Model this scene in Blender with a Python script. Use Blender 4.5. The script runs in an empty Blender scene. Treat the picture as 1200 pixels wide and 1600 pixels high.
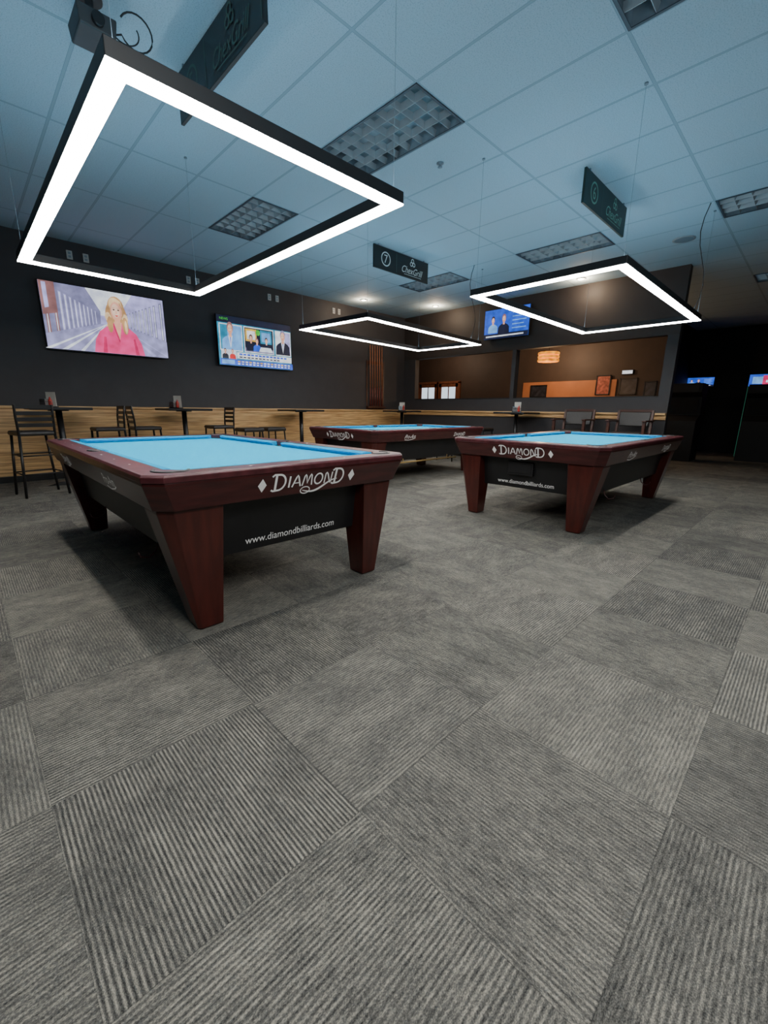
import bpy, math, random
from mathutils import Vector, Matrix
random.seed(7)
C = bpy.context.scene.collection

# ---------------------------------------------------------------- materials
def new_mat(name):
    m = bpy.data.materials.new(name); m.use_nodes = True
    nt = m.node_tree; b = nt.nodes['Principled BSDF']
    return m, nt, b

def mat(name, col, rough=0.5, metal=0.0, var=0.12, scale=8.0, emit=0.0, bump=0.0, stretch=None, spec=0.5, coat=0.0):
    m, nt, b = new_mat(name)
    N, L = nt.nodes, nt.links
    tc = N.new('ShaderNodeTexCoord'); mp = N.new('ShaderNodeMapping')
    if stretch: mp.inputs['Scale'].default_value = stretch
    no = N.new('ShaderNodeTexNoise'); no.inputs['Scale'].default_value = scale
    no.inputs['Detail'].default_value = 3
    L.new(tc.outputs['Object'], mp.inputs[0]); L.new(mp.outputs[0], no.inputs['Vector'])
    cr = N.new('ShaderNodeValToRGB')
    cr.color_ramp.elements[0].position = 0.3; cr.color_ramp.elements[1].position = 0.7
    cr.color_ramp.elements[0].color = [max(0, c*(1-var)) for c in col] + [1]
    cr.color_ramp.elements[1].color = [min(1, c*(1+var)) for c in col] + [1]
    L.new(no.outputs['Fac'], cr.inputs[0]); L.new(cr.outputs[0], b.inputs['Base Color'])
    b.inputs['Roughness'].default_value = rough; b.inputs['Metallic'].default_value = metal
    b.inputs['Specular IOR Level'].default_value = spec
    if coat: b.inputs['Coat Weight'].default_value = coat; b.inputs['Coat Roughness'].default_value = 0.2
    if emit:
        L.new(cr.outputs[0], b.inputs['Emission Color']); b.inputs['Emission Strength'].default_value = emit
    if bump:
        bp = N.new('ShaderNodeBump'); bp.inputs['Strength'].default_value = bump; bp.inputs['Distance'].default_value = 0.01
        L.new(no.outputs['Fac'], bp.inputs['Height']); L.new(bp.outputs[0], b.inputs['Normal'])
    return m

def glow_mat(name, col, s=1.0):
    m, nt, b = new_mat(name)
    b.inputs['Base Color'].default_value = (0.01, 0.01, 0.01, 1)
    b.inputs['Roughness'].default_value = 0.3
    b.inputs['Emission Color'].default_value = (*col, 1); b.inputs['Emission Strength'].default_value = s
    return m
def screen_mat(name, col, s=1.0, var=0.3, scale=7):
    m, nt, b = new_mat(name); N, L = nt.nodes, nt.links
    b.inputs['Base Color'].default_value = (0.01, 0.01, 0.01, 1); b.inputs['Roughness'].default_value = 0.3
    tc = N.new('ShaderNodeTexCoord'); no = N.new('ShaderNodeTexNoise'); no.inputs['Scale'].default_value = scale
    no.inputs['Detail'].default_value = 4; L.new(tc.outputs['Object'], no.inputs['Vector'])
    cr = N.new('ShaderNodeValToRGB'); cr.color_ramp.elements[0].position = 0.32; cr.color_ramp.elements[1].position = 0.68
    cr.color_ramp.elements[0].color = [c*(1-var) for c in col]+[1]; cr.color_ramp.elements[1].color = [min(1,c*(1+var)) for c in col]+[1]
    L.new(no.outputs['Fac'], cr.inputs[0]); L.new(cr.outputs[0], b.inputs['Emission Color'])
    b.inputs['Emission Strength'].default_value = s
    return m

def mth(nt, op, a, b=None, c=None):
    n = nt.nodes.new('ShaderNodeMath'); n.operation = op
    for i, v in enumerate((a, b, c)):
        if v is None: continue
        if isinstance(v, (int, float)): n.inputs[i].default_value = v
        else: nt.links.new(v, n.inputs[i])
    return n.outputs[0]

def carpet_mat():
    m, nt, b = new_mat('carpet_tiles'); N, L = nt.nodes, nt.links
    tc = N.new('ShaderNodeTexCoord'); sp = N.new('ShaderNodeSeparateXYZ'); L.new(tc.outputs['Object'], sp.inputs[0])
    x, y = sp.outputs[0], sp.outputs[1]
    u = mth(nt, 'DIVIDE', mth(nt, 'SUBTRACT', x, 0.625), 0.61); v = mth(nt, 'DIVIDE', mth(nt, 'SUBTRACT', y, 0.715), 0.61)
    iu, iv = mth(nt, 'FLOOR', u), mth(nt, 'FLOOR', v)
    fu, fv = mth(nt, 'SUBTRACT', u, iu), mth(nt, 'SUBTRACT', v, iv)
    par = mth(nt, 'FLOORED_MODULO', mth(nt, 'ADD', iu, iv), 2.0)   # 1 -> ribs run along y
    cell = N.new('ShaderNodeCombineXYZ'); L.new(iu, cell.inputs[0]); L.new(iv, cell.inputs[1]); cell.inputs[2].default_value = 3.7
    wn = N.new('ShaderNodeTexWhiteNoise'); L.new(cell.outputs[0], wn.inputs['Vector'])
    sc = N.new('ShaderNodeSeparateColor'); L.new(wn.outputs['Color'], sc.inputs[0])
    r1, r2, r3 = sc.outputs
    def mix(f, a, bb):
        return mth(nt, 'ADD', mth(nt, 'MULTIPLY', f, bb), mth(nt, 'MULTIPLY', mth(nt, 'SUBTRACT', 1.0, f), a))
    s = mix(par, y, x); t = mix(par, x, y)
    def noise(a, bb, z, scale=1.0, det=2):
        cx = N.new('ShaderNodeCombineXYZ'); L.new(a, cx.inputs[0]); L.new(bb, cx.inputs[1])
        L.new(z, cx.inputs[2]); n = N.new('ShaderNodeTexNoise'); n.inputs['Scale'].default_value = scale
        n.inputs['Detail'].default_value = det; L.new(cx.outputs[0], n.inputs['Vector']); return n.outputs['Fac']
    z1 = mth(nt, 'MULTIPLY', r1, 40.0); z2 = mth(nt, 'MULTIPLY', r3, 40.0)
    rib = mth(nt, 'SINE', mth(nt, 'MULTIPLY', s, 2*math.pi/0.0118))
    A = noise(mth(nt, 'MULTIPLY', s, 190.0), mth(nt, 'MULTIPLY', t, 36.0), z1, 1, 2)
    B = noise(mth(nt, 'MULTIPLY', s, 60.0), mth(nt, 'MULTIPLY', t, 14.0), z2, 1, 3)
    A2 = noise(mth(nt, 'MULTIPLY', s, 9.0), mth(nt, 'MULTIPLY', t, 5.0), z2, 1, 4)
    F = noise(mth(nt, 'MULTIPLY', s, 460.0), mth(nt, 'MULTIPLY', t, 280.0), z1, 1, 1)
    con = mth(nt, 'ADD', mth(nt, 'MULTIPLY', mth(nt, 'POWER', r2, 1.3), 0.17), 0.08)
    con = mth(nt, 'MULTIPLY', con, mth(nt, 'MULTIPLY', A2, 2.0))
    fac = mth(nt, 'MULTIPLY', rib, con)
    fac = mth(nt, 'ADD', fac, mth(nt, 'MULTIPLY', mth(nt, 'SUBTRACT', A, 0.5), 0.62))
    fac = mth(nt, 'ADD', fac, mth(nt, 'MULTIPLY', mth(nt, 'SUBTRACT', B, 0.5), 0.26))
    fac = mth(nt, 'ADD', fac, mth(nt, 'MULTIPLY', mth(nt, 'SUBTRACT', A2, 0.5), 0.40))
    fac = mth(nt, 'ADD', fac, mth(nt, 'MULTIPLY', mth(nt, 'SUBTRACT', F, 0.5), 0.9))
    fac = mth(nt, 'ADD', fac, mth(nt, 'ADD', mth(nt, 'MULTIPLY', r1, 0.17), 0.38))
    du = mth(nt, 'MINIMUM', fu, mth(nt, 'SUBTRACT', 1.0, fu)); dv = mth(nt, 'MINIMUM', fv, mth(nt, 'SUBTRACT', 1.0, fv))
    d = mth(nt, 'MINIMUM', du, dv); seam = mth(nt, 'LESS_THAN', d, 0.0022)
    fac = mth(nt, 'SUBTRACT', fac, mth(nt, 'MULTIPLY', seam, 0.10))
    cr = N.new('ShaderNodeValToRGB'); e = cr.color_ramp.elements
    e[0].position = 0.05; e[0].color = (0.028, 0.028, 0.027, 1)
    e[1].position = 1.0; e[1].color = (0.40, 0.37, 0.30, 1)
    k = e.new(0.45); k.color = (0.118, 0.114, 0.103, 1)
    L.new(fac, cr.inputs[0]); L.new(cr.outputs[0], b.inputs['Base Color'])
    b.inputs['Roughness'].default_value = 0.95; b.inputs['Specular IOR Level'].default_value = 0.15
    bp = N.new('ShaderNodeBump'); bp.inputs['Strength'].default_value = 0.25; bp.inputs['Distance'].default_value = 0.003
    L.new(mth(nt, 'ADD', rib, mth(nt, 'MULTIPLY', F, 1.5)), bp.inputs['Height']); L.new(bp.outputs[0], b.inputs['Normal'])
    return m

def ceiling_mat():
    m, nt, b = new_mat('ceiling_tiles'); N, L = nt.nodes, nt.links
    tc = N.new('ShaderNodeTexCoord'); sp = N.new('ShaderNodeSeparateXYZ'); L.new(tc.outputs['Object'], sp.inputs[0])
    def line(c, off, per, w):
        q = mth(nt, 'FLOORED_MODULO', mth(nt, 'ADD', mth(nt, 'SUBTRACT', c, off), per/2), per)
        return mth(nt, 'LESS_THAN', mth(nt, 'ABSOLUTE', mth(nt, 'SUBTRACT', q, per/2)), w/2)
    g = mth(nt, 'MAXIMUM', line(sp.outputs[0], 2.75, 0.61, 0.018), line(sp.outputs[1], 2.5, 1.22, 0.018))
    edge = mth(nt, 'MAXIMUM', line(sp.outputs[0], 2.75, 0.61, 0.023), line(sp.outputs[1], 2.5, 1.22, 0.023))
    n = N.new('ShaderNodeTexNoise'); n.inputs['Scale'].default_value = 130; n.inputs['Detail'].default_value = 3
    L.new(tc.outputs['Object'], n.inputs['Vector'])
    cr = N.new('ShaderNodeValToRGB'); e = cr.color_ramp.elements
    e[0].position = 0.33; e[0].color = (0.31, 0.43, 0.50, 1); e[1].position = 0.5; e[1].color = (0.43, 0.57, 0.65, 1)  # blue bounce from the table cloth is painted into the tile colour
    L.new(n.outputs['Fac'], cr.inputs[0])
    m1 = N.new('ShaderNodeMix'); m1.data_type = 'RGBA'; L.new(edge, m1.inputs['Factor'])
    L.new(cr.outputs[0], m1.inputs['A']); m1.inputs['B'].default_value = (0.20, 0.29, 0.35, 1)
    m2 = N.new('ShaderNodeMix'); m2.data_type = 'RGBA'; L.new(g, m2.inputs['Factor'])
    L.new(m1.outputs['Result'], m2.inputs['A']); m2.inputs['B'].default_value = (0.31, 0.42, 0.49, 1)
    L.new(m2.outputs['Result'], b.inputs['Base Color']); b.inputs['Roughness'].default_value = 0.8
    bp = N.new('ShaderNodeBump'); bp.inputs['Strength'].default_value = 0.3; bp.inputs['Distance'].default_value = 0.004
    L.new(n.outputs['Fac'], bp.inputs['Height']); L.new(bp.outputs[0], b.inputs['Normal'])
    return m

def plank_mat():
    m, nt, b = new_mat('maple_planks'); N, L = nt.nodes, nt.links
    tc = N.new('ShaderNodeTexCoord'); sp = N.new('ShaderNodeSeparateXYZ'); L.new(tc.outputs['Object'], sp.inputs[0])
    zz = mth(nt, 'DIVIDE', sp.outputs[2], 0.14); iz = mth(nt, 'FLOOR', zz); fz = mth(nt, 'SUBTRACT', zz, iz)
    h = mth(nt, 'ADD', sp.outputs[0], sp.outputs[1])
    cx = N.new('ShaderNodeCombineXYZ'); L.new(mth(nt, 'ADD', mth(nt, 'MULTIPLY', h, 1.2), mth(nt, 'MULTIPLY', iz, 7.3)), cx.inputs[0])
    L.new(mth(nt, 'MULTIPLY', sp.outputs[2], 22.0), cx.inputs[1]); L.new(iz, cx.inputs[2])
    n = N.new('ShaderNodeTexNoise'); n.inputs['Scale'].default_value = 2.2; n.inputs['Detail'].default_value = 5
    L.new(cx.outputs[0], n.inputs['Vector'])
    cr = N.new('ShaderNodeValToRGB'); e = cr.color_ramp.elements
    e[0].position = 0.32; e[0].color = (0.42, 0.23, 0.09, 1); e[1].position = 0.68; e[1].color = (0.80, 0.52, 0.24, 1)
    L.new(n.outputs['Fac'], cr.inputs[0])
    mx = N.new('ShaderNodeMix'); mx.data_type = 'RGBA'; L.new(mth(nt, 'LESS_THAN', fz, 0.03), mx.inputs['Factor'])
    L.new(cr.outputs[0], mx.inputs['A']); mx.inputs['B'].default_value = (0.14, 0.08, 0.035, 1)
    L.new(mx.outputs['Result'], b.inputs['Base Color']); b.inputs['Roughness'].default_value = 0.4
    return m

M = {}
M['carpet'] = carpet_mat(); M['ceiling'] = ceiling_mat(); M['plank'] = plank_mat()
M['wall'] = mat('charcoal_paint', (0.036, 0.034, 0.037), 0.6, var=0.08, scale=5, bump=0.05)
M['wall_header'] = mat('dark_brown_paint', (0.028, 0.022, 0.020), 0.6, var=0.1, scale=3)
M['wall_brown'] = mat('brown_paint', (0.062, 0.038, 0.027), 0.6, var=0.1, scale=3)
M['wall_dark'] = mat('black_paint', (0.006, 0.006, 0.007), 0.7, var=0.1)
M['wall_orange'] = mat('orange_paint', (0.50, 0.19, 0.08), 0.6, var=0.12, scale=2)
M['mahog'] = mat('mahogany_lacquer', (0.052, 0.009, 0.009), 0.28, var=0.35, scale=5, stretch=(1, 1, 7), coat=0.25)
M['mahog_rail'] = mat('mahogany_rail_lacquer', (0.085, 0.020, 0.024), 0.30, var=0.35, scale=6, stretch=(3, 3, 3), coat=0.2)
M['mahog_leg'] = mat('mahogany_leg_lacquer', (0.060, 0.010, 0.007), 0.30, var=0.3, scale=6, stretch=(4, 4, 0.6), coat=0.2)
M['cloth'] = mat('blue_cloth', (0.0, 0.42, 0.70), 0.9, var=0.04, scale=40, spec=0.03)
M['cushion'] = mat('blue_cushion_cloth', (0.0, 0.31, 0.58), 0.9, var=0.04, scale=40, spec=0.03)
M['black'] = mat('black_plastic', (0.010, 0.010, 0.011), 0.4, var=0.15)
M['cab'] = mat('black_laminate', (0.009, 0.009, 0.010), 0.45, var=0.15)
M['blackmetal'] = mat('black_metal', (0.018, 0.018, 0.019), 0.35, metal=0.4, var=0.15)
M['darkgrey'] = mat('dark_grey_plastic', (0.040, 0.046, 0.050), 0.5, var=0.15)
M['leather'] = mat('black_leather', (0.016, 0.014, 0.013), 0.4, var=0.2, scale=40, bump=0.2)
M['darkwood'] = mat('dark_stained_wood', (0.055, 0.018, 0.011), 0.35, var=0.35, scale=8, stretch=(1, 1, 5))
M['chrome'] = mat('chrome', (0.6, 0.6, 0.62), 0.18, metal=1.0, var=0.05)
M['brass'] = mat('brass', (0.40, 0.26, 0.09), 0.35, metal=0.6, var=0.1)
M['white'] = mat('white_print', (0.80, 0.80, 0.78), 0.5, var=0.03, emit=0.08)
M['whiteplastic'] = mat('white_plastic', (0.45, 0.45, 0.43), 0.4, var=0.03)
M['greytrim'] = mat('grey_metal_trim', (0.20, 0.26, 0.30), 0.5, var=0.05)
M['louver'] = mat('louver_aluminium', (0.38, 0.42, 0.44), 0.4, metal=0.3, var=0.1)
M['louver_back'] = mat('louver_reflector', (0.22, 0.26, 0.29), 0.4, metal=0.2, var=0.6, scale=5)
M['tframe'] = mat('troffer_frame', (0.06, 0.08, 0.10), 0.5, var=0.05)
M['sign'] = mat('sign_board', (0.010, 0.014, 0.014), 0.4, var=0.15)
M['signgreen'] = mat('sign_dark_green', (0.009, 0.026, 0.020), 0.4, var=0.1)
M['signtext'] = mat('sign_lettering', (0.62, 0.70, 0.67), 0.5, var=0.05)
M['signmid'] = mat('sign_pale_green_lettering', (0.20, 0.42, 0.30), 0.5, var=0.05)
M['signdim'] = mat('sign_green_lettering', (0.05, 0.10, 0.07), 0.5, var=0.05)
M['led'] = glow_mat('led_diffuser_glow', (1.0, 0.97, 0.92), 42.0)
M['added_up_glow'] = glow_mat('added_uplight_glow', (0.60, 0.82, 1.0), 12.0)  # glow for the added ceiling-brightening strips
M['bulb'] = glow_mat('warm_bulb_glow', (1.0, 0.80, 0.55), 30.0)
M['amber'] = mat('amber_shade', (0.80, 0.24, 0.015), 0.5, emit=1.7, var=0.45, scale=9)
M['cuewood'] = mat('cue_wood', (0.42, 0.15, 0.07), 0.3, var=0.15, scale=12)
M['cuebutt'] = mat('cue_butt_wood', (0.16, 0.03, 0.02), 0.3, var=0.2, scale=12)
M['paper'] = mat('printed_paper', (0.5, 0.48, 0.43), 0.6, var=0.05)
M['red'] = mat('red_sauce', (0.45, 0.03, 0.02), 0.35, var=0.1)
M['dark_art'] = mat('dark_artwork', (0.03, 0.03, 0.04), 0.4, var=0.6, scale=9)
M['red_art'] = mat('red_artwork', (0.45, 0.12, 0.08), 0.5, var=0.5, scale=14)
M['daylight'] = glow_mat('daylight_pane', (0.75, 0.88, 1.0), 1.3)
M['doorwood'] = mat('door_wood', (0.20, 0.07, 0.035), 0.4, var=0.3, scale=6, stretch=(4, 4, 1))
M['green_glow'] = glow_mat('green_tube_glow', (0.1, 0.7, 0.45), 0.12)
SD = dict(blue=(0.02,0.09,0.62), dark=(0.008,0.010,0.03), white=(0.75,0.80,0.92), red=(0.65,0.015,0.02), pink=(1.0,0.06,0.24),
 skin=(0.80,0.38,0.27), skinlight=(0.95,0.55,0.42), blonde=(0.50,0.28,0.12), blondelight=(0.80,0.56,0.32), hair=(0.02,0.012,0.01), grey=(0.20,0.20,0.36), lav=(0.40,0.39,0.72), pale=(0.70,0.76,1.0),
 brown=(0.26,0.12,0.12), teal=(0.02,0.25,0.42), green=(0.06,0.50,0.05), yellow=(0.75,0.45,0.06), sky=(0.16,0.40,0.85), pinkdark=(0.60,0.02,0.12), road=(0.30,0.30,0.54))
for k,c in SD.items(): M['s_'+k] = screen_mat('screen_'+k, c, 1.25)

# ---------------------------------------------------------------- mesh builder
class MB:
    def __init__(s): s.v=[]; s.f=[]; s.m=[]; s.s=[]
    def add(s, vs, fs, m=0, smooth=False):
        o=len(s.v); s.v += [tuple(v) for v in vs]
        for f in fs: s.f.append(tuple(i+o for i in f)); s.m.append(m); s.s.append(smooth)
        return s
    def box(s,x0,x1,y0,y1,z0,z1,m=0):
        return s.frus((x0,x1,y0,y1),z0,(x0,x1,y0,y1),z1,m)
    def frus(s,r0,z0,r1,z1,m=0):
        a=[(r0[0],r0[2],z0),(r0[1],r0[2],z0),(r0[1],r0[3],z0),(r0[0],r0[3],z0)]
        b=[(r1[0],r1[2],z1),(r1[1],r1[2],z1),(r1[1],r1[3],z1),(r1[0],r1[3],z1)]
        return s.loft([a,b],m)
    def loft(s,rings,m=0,caps=True,smooth=False,closed=False):
        n=len(rings[0]); vs=[p for r in rings for p in r]; fs=[]
        R=len(rings)
        for k in range(R if closed else R-1):
            a=k*n; b=((k+1)%R)*n
            for i in range(n):
                j=(i+1)%n; fs.append((a+i,a+j,b+j,b+i))
        s.add(vs,fs,m,smooth)
        if caps and not closed:
            o=len(s.v)-len(vs)
            s.f.append(tuple(o+i for i in reversed(range(n)))); s.m.append(m); s.s.append(False)
            s.f.append(tuple(o+(R-1)*n+i for i in range(n))); s.m.append(m); s.s.append(False)
        return s
    def tube(s,pts,r,n=8,m=0,rads=None):
        pts=[Vector(p) for p in pts]; rings=[]
        for i,p in enumerate(pts):
            t=(pts[min(i+1,len(pts)-1)]-pts[max(i-1,0)]).normalized()
            ref=Vector((0,0,1)) if abs(t.z)<0.9 else Vector((1,0,0))
            a=t.cross(ref).normalized(); b=t.cross(a).normalized(); rr=rads[i] if rads else r
            rings.append([tuple(p+(a*math.cos(2*math.pi*k/n)+b*math.sin(2*math.pi*k/n))*rr) for k in range(n)])
        return s.loft(rings,m,True,True)
    def lathe(s,prof,c=(0,0,0),n=20,m=0):
        rings=[[(c[0]+r*math.cos(2*math.pi*k/n),c[1]+r*math.sin(2*math.pi*k/n),c[2]+z) for k in range(n)] for r,z in prof]
        return s.loft(rings,m,True,True)
    def poly(s,pts,m=0): return s.add(pts,[tuple(range(len(pts)))],m)
    def obj(s,name,parent=None,mats=(),bevel=0.0,seg=2):
        me=bpy.data.meshes.new(name); me.from_pydata(s.v,[],s.f); me.update()
        for mm in mats: me.materials.append(M[mm] if isinstance(mm,str) else mm)
        for p,mi,sm in zip(me.polygons,s.m,s.s): p.material_index=mi; p.use_smooth=sm
        o=bpy.data.objects.new(name,me); C.objects.link(o)
        if parent: o.parent=parent
        if bevel:
            b=o.modifiers.new('bevel','BEVEL'); b.width=bevel; b.segments=seg; b.limit_method='ANGLE'; b.angle_limit=math.radians(40)
        return o

def empty(name,label,cat,loc=(0,0,0),rz=0,group=None):
    e=bpy.data.objects.new(name,None); e.empty_display_size=0.1; C.objects.link(e)
    e.location=loc; e.rotation_euler=(0,0,rz); e['label']=label; e['category']=cat
    if group: e['group']=group
    return e
def clone(root,loc,rz=0,label=None):
    def cp(o,par):
        n=o.copy(); C.objects.link(n)
        if par: n.parent=par
        for ch in list(o.children): cp(ch,n)
        return n
    n=cp(root,None); n.location=loc; n.rotation_euler=(0,0,rz)
    if label: n['label']=label
    return n
def struct(o): o['kind']='structure'; return o

_tc={}
def text2d(txt,shear=0.0):
    k=(txt,shear)
    if k in _tc: return _tc[k]
    cu=bpy.data.curves.new('t','FONT'); cu.body=txt; cu.size=1; cu.shear=shear; cu.resolution_u=4
    o=bpy.data.objects.new('t',cu); C.objects.link(o); bpy.context.view_layer.update()
    dg=bpy.context.evaluated_depsgraph_get(); me=bpy.data.meshes.new_from_object(o.evaluated_get(dg))
    vs=[(v.co.x,v.co.y) for v in me.vertices]; fs=[tuple(p.vertices) for p in me.polygons]
    bpy.data.objects.remove(o); bpy.data.curves.remove(cu); bpy.data.meshes.remove(me)
    _tc[k]=(vs,fs); return _tc[k]

class Plane2:
    """flat drawing on a plane o + u*x + v*y"""
    def __init__(s,o,u,v,step=0.0004):
        s.o=Vector(o); s.u=Vector(u).normalized(); s.v=Vector(v).normalized(); s.n=s.u.cross(s.v); s.mb=MB(); s.lay=0; s.step=step
    def P(s,x,y): return tuple(s.o+s.u*x+s.v*y+s.n*(s.lay*s.step))
    def poly(s,pts,m=0,up=True):
        if up: s.lay+=1
        s.mb.poly([s.P(*p) for p in pts],m)
    def rect(s,x0,x1,y0,y1,m=0): s.poly([(x0,y0),(x1,y0),(x1,y1),(x0,y1)],m)
    def ell(s,cx,cy,rx,ry,m=0,n=20): s.poly([(cx+rx*math.cos(2*math.pi*i/n),cy+ry*math.sin(2*math.pi*i/n)) for i in range(n)],m)
    def ring(s,cx,cy,r0,r1,m=0,n=28):
        s.lay+=1; vs=[];fs=[]
        for i in range(n):
            a=2*math.pi*i/n; vs += [s.P(cx+r0*math.cos(a),cy+r0*math.sin(a)),s.P(cx+r1*math.cos(a),cy+r1*math.sin(a))]
        for i in range(n):
            j=(i+1)%n; fs.append((2*i,2*i+1,2*j+1,2*j))
        s.mb.add(vs,fs,m)
    def ribbon(s,pts,w,m=0):
        s.lay+=1; vs=[];fs=[]; n=len(pts)
        for i,(x,y) in enumerate(pts):
            a=pts[max(0,i-1)];b=pts[min(n-1,i+1)]; dx,dy=b[0]-a[0],b[1]-a[1]; l=math.hypot(dx,dy) or 1
            ww=w[i] if isinstance(w,list) else w
            vs+=[s.P(x-dy/l*ww/2,y+dx/l*ww/2),s.P(x+dy/l*ww/2,y-dx/l*ww/2)]
        for i in range(n-1): fs.append((2*i+1,2*i+3,2*i+2,2*i))
        s.mb.add(vs,fs,m)
    def text(s,t,cx,cy,width=None,h=None,m=0,shear=0.0,sxy=None):
        vs,fs=text2d(t,shear); x0=min(v[0] for v in vs);x1=max(v[0] for v in vs);y0=min(v[1] for v in vs);y1=max(v[1] for v in vs)
        sx=width/(x1-x0) if width else h/(y1-y0); sy=h/(y1-y0) if h else sx
        s.lay+=1
        s.mb.add([s.P(cx+(x-(x0+x1)/2)*sx,cy+(y-(y0+y1)/2)*sy) for x,y in vs],fs,m)

# ---------------------------------------------------------------- room shell
HC=3.40; YW=8.1; XW=8.7
struct(MB().box(-3,15.7,-3,12.6,-0.1,0).obj('floor',None,['carpet']))
troff=[(2.75,0.06),(2.75,2.5),(2.75,4.94),(6.41,0.06),(6.41,2.5),(6.41,4.94),(10.07,0.06),(-0.91,2.5)]
def in_tr(x,y): return any(a<x<a+0.61 and b<y<b+1.22 for a,b in troff)
xs=sorted({-3,15.7}|{round(a,3) for a,b in troff}|{round(a+0.61,3) for a,b in troff})
ys=sorted({-3,12.6}|{round(b,3) for a,b in troff}|{round(b+1.22,3) for a,b in troff})
cm=MB()
for i in range(len(xs)-1):
    for j in range(len(ys)-1):
        if in_tr((xs[i]+xs[i+1])/2,(ys[j]+ys[j+1])/2): continue
        cm.poly([(xs[i],ys[j],HC),(xs[i],ys[j+1],HC),(xs[i+1],ys[j+1],HC),(xs[i+1],ys[j],HC)])
struct(cm.obj('ceiling',None,['ceiling']))
struct(MB().box(-3,XW,YW,YW+0.15,0,HC).obj('wall_north',None,['wall']))
wb=MB()
wb.box(XW,XW+0.15,1.91,8.25,0,1.36,0); wb.box(XW,XW+0.15,1.91,8.25,2.36,HC,1)
for a,b in ((1.91,2.08),(4.84,4.93),(7.7,8.25)): wb.box(XW,XW+0.15,a,b,1.36,2.36,0)
wb.box(XW,XW+0.15,8.25,12.6,0,HC,0)
struct(wb.obj('wall_east',None,['wall','wall_header']))
struct(MB().box(13.5,13.65,3.0,12.6,0,HC).obj('wall_far',None,['wall_brown']))
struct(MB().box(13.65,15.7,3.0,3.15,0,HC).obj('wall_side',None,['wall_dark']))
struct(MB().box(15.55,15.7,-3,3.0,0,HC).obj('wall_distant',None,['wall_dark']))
struct(MB().box(XW,13.65,12.6,12.75,0,HC).obj('wall_end',None,['wall_brown']))
struct(MB().box(-3.15,-3,-3,8.25,0,HC).obj('wall_west',None,['wall']))
struct(MB().box(-3.15,15.7,-3.15,-3,0,HC).obj('wall_south',None,['wall_dark']))
struct(MB().box(-3,XW,YW-0.03,YW,0.09,1.05).box(-3,XW,YW-0.06,YW,1.05,1.085).obj('trim_1',None,['plank'],0.004))
struct(MB().box(-3,XW,YW-0.04,YW,0,0.09).obj('baseboard_north',None,['black'],0.004))
struct(MB().box(XW-0.04,XW,1.91,YW-0.06,0.97,1.05).box(XW-0.09,XW,1.91,YW-0.06,1.05,1.085).obj('trim_2',None,['plank'],0.004))
struct(MB().box(XW-0.015,XW,1.91,YW-0.04,0,0.09).obj('baseboard_east',None,['black'],0.004))
tf=MB()
for a,b in ((2.08,4.84),(4.93,7.7)):
    tf.box(XW-0.01,XW+0.16,a,b,1.36,1.375)
struct(tf.obj('trim_3',None,['black'],0.003))

# ceiling troffers
def troffer(x,y):
    e=empty('ceiling_light_panel','unlit recessed fluorescent ceiling fixture with parabolic louver grid','ceiling light',(x+0.305,y+0.61,HC),0,'recessed ceiling light panels')
    h=MB(); X,Y=0.30,0.605
    h.box(-X,X,-Y,Y,0.10,0.12)
    for a in ((-X,-X+0.01,-Y,Y),(X-0.01,X,-Y,Y),(-X,X,-Y,-Y+0.01),(-X,X,Y-0.01,Y)): h.box(*a,0,0.1)
    h.obj('housing',e,['louver_back'])
    f=MB(); w=0.018
    for a in ((-X,-X+w,-Y,Y),(X-w,X,-Y,Y),(-X,X,-Y,-Y+w),(-X,X,Y-w,Y)): f.box(*a,-0.006,0.0)
    f.obj('frame',e,['tframe'])
    l=MB()
    for i in range(1,4):
        xx=-X+0.60*i/4; l.frus((xx-0.002,xx+0.002,-Y,Y),0.0,(xx-0.016,xx+0.016,-Y,Y),0.05)
    for j in range(1,8):
        yy=-Y+1.21*j/8; l.frus((-X,X,yy-0.002,yy+0.002),0.004,(-X,X,yy-0.016,yy+0.016),0.05)
    l.obj('louver',e,['louver'])
    return e
t0=troffer(*troff[0])
for a,b in troff[1:]: clone(t0,(a+0.305,b+0.61,HC))

# ---------------------------------------------------------------- pool table
W,Ln=1.60,2.76
def octa(ins,z,c=0.07):
    a,b=W/2-ins,Ln/2-ins
    return [(-a+c,-b,z),(a-c,-b,z),(a,-b+c,z),(a,b-c,z),(a-c,b,z),(-a+c,b,z),(-a,b-c,z),(-a,-b+c,z)]
def arc(cx,cy,rx,ry,a0,a1,n=14): return [(cx+rx*math.cos(math.radians(a0+(a1-a0)*i/n)),cy+ry*math.sin(math.radians(a0+(a1-a0)*i/n))) for i in range(n+1)]
GL={'D':(0.86,[([(0.16,0.02),(0.16,0.98)],.15),([(-0.12,0.90),(0.02,1.02),(0.35,1.0)]+arc(0.35,0.5,0.45,0.5,90,-90)+[(0.02,-0.02),(-0.10,0.06)],.12)]),
 'I':(0.30,[([(0.15,0),(0.15,1)],.16)]),
 'A':(0.80,[([(0.0,0),(0.30,0.86),(0.40,1.0),(0.50,0.86),(0.80,0)],.14),([(0.12,0.34),(0.68,0.34)],.09)]),
 'M':(0.98,[([(0.02,0),(0.14,0.88),(0.22,1.0),(0.32,0.85),(0.49,0.2),(0.66,0.85),(0.76,1.0),(0.84,0.88),(0.96,0)],.13)]),
 'O':(0.90,[(arc(0.45,0.5,0.40,0.48,0,360,24),.14)]),
 'N':(0.82,[([(0.08,0),(0.08,0.9),(0.16,1.0),(0.30,0.85),(0.62,0.12),(0.72,0.0),(0.76,0.1),(0.76,1.0)],.13)])}
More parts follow.
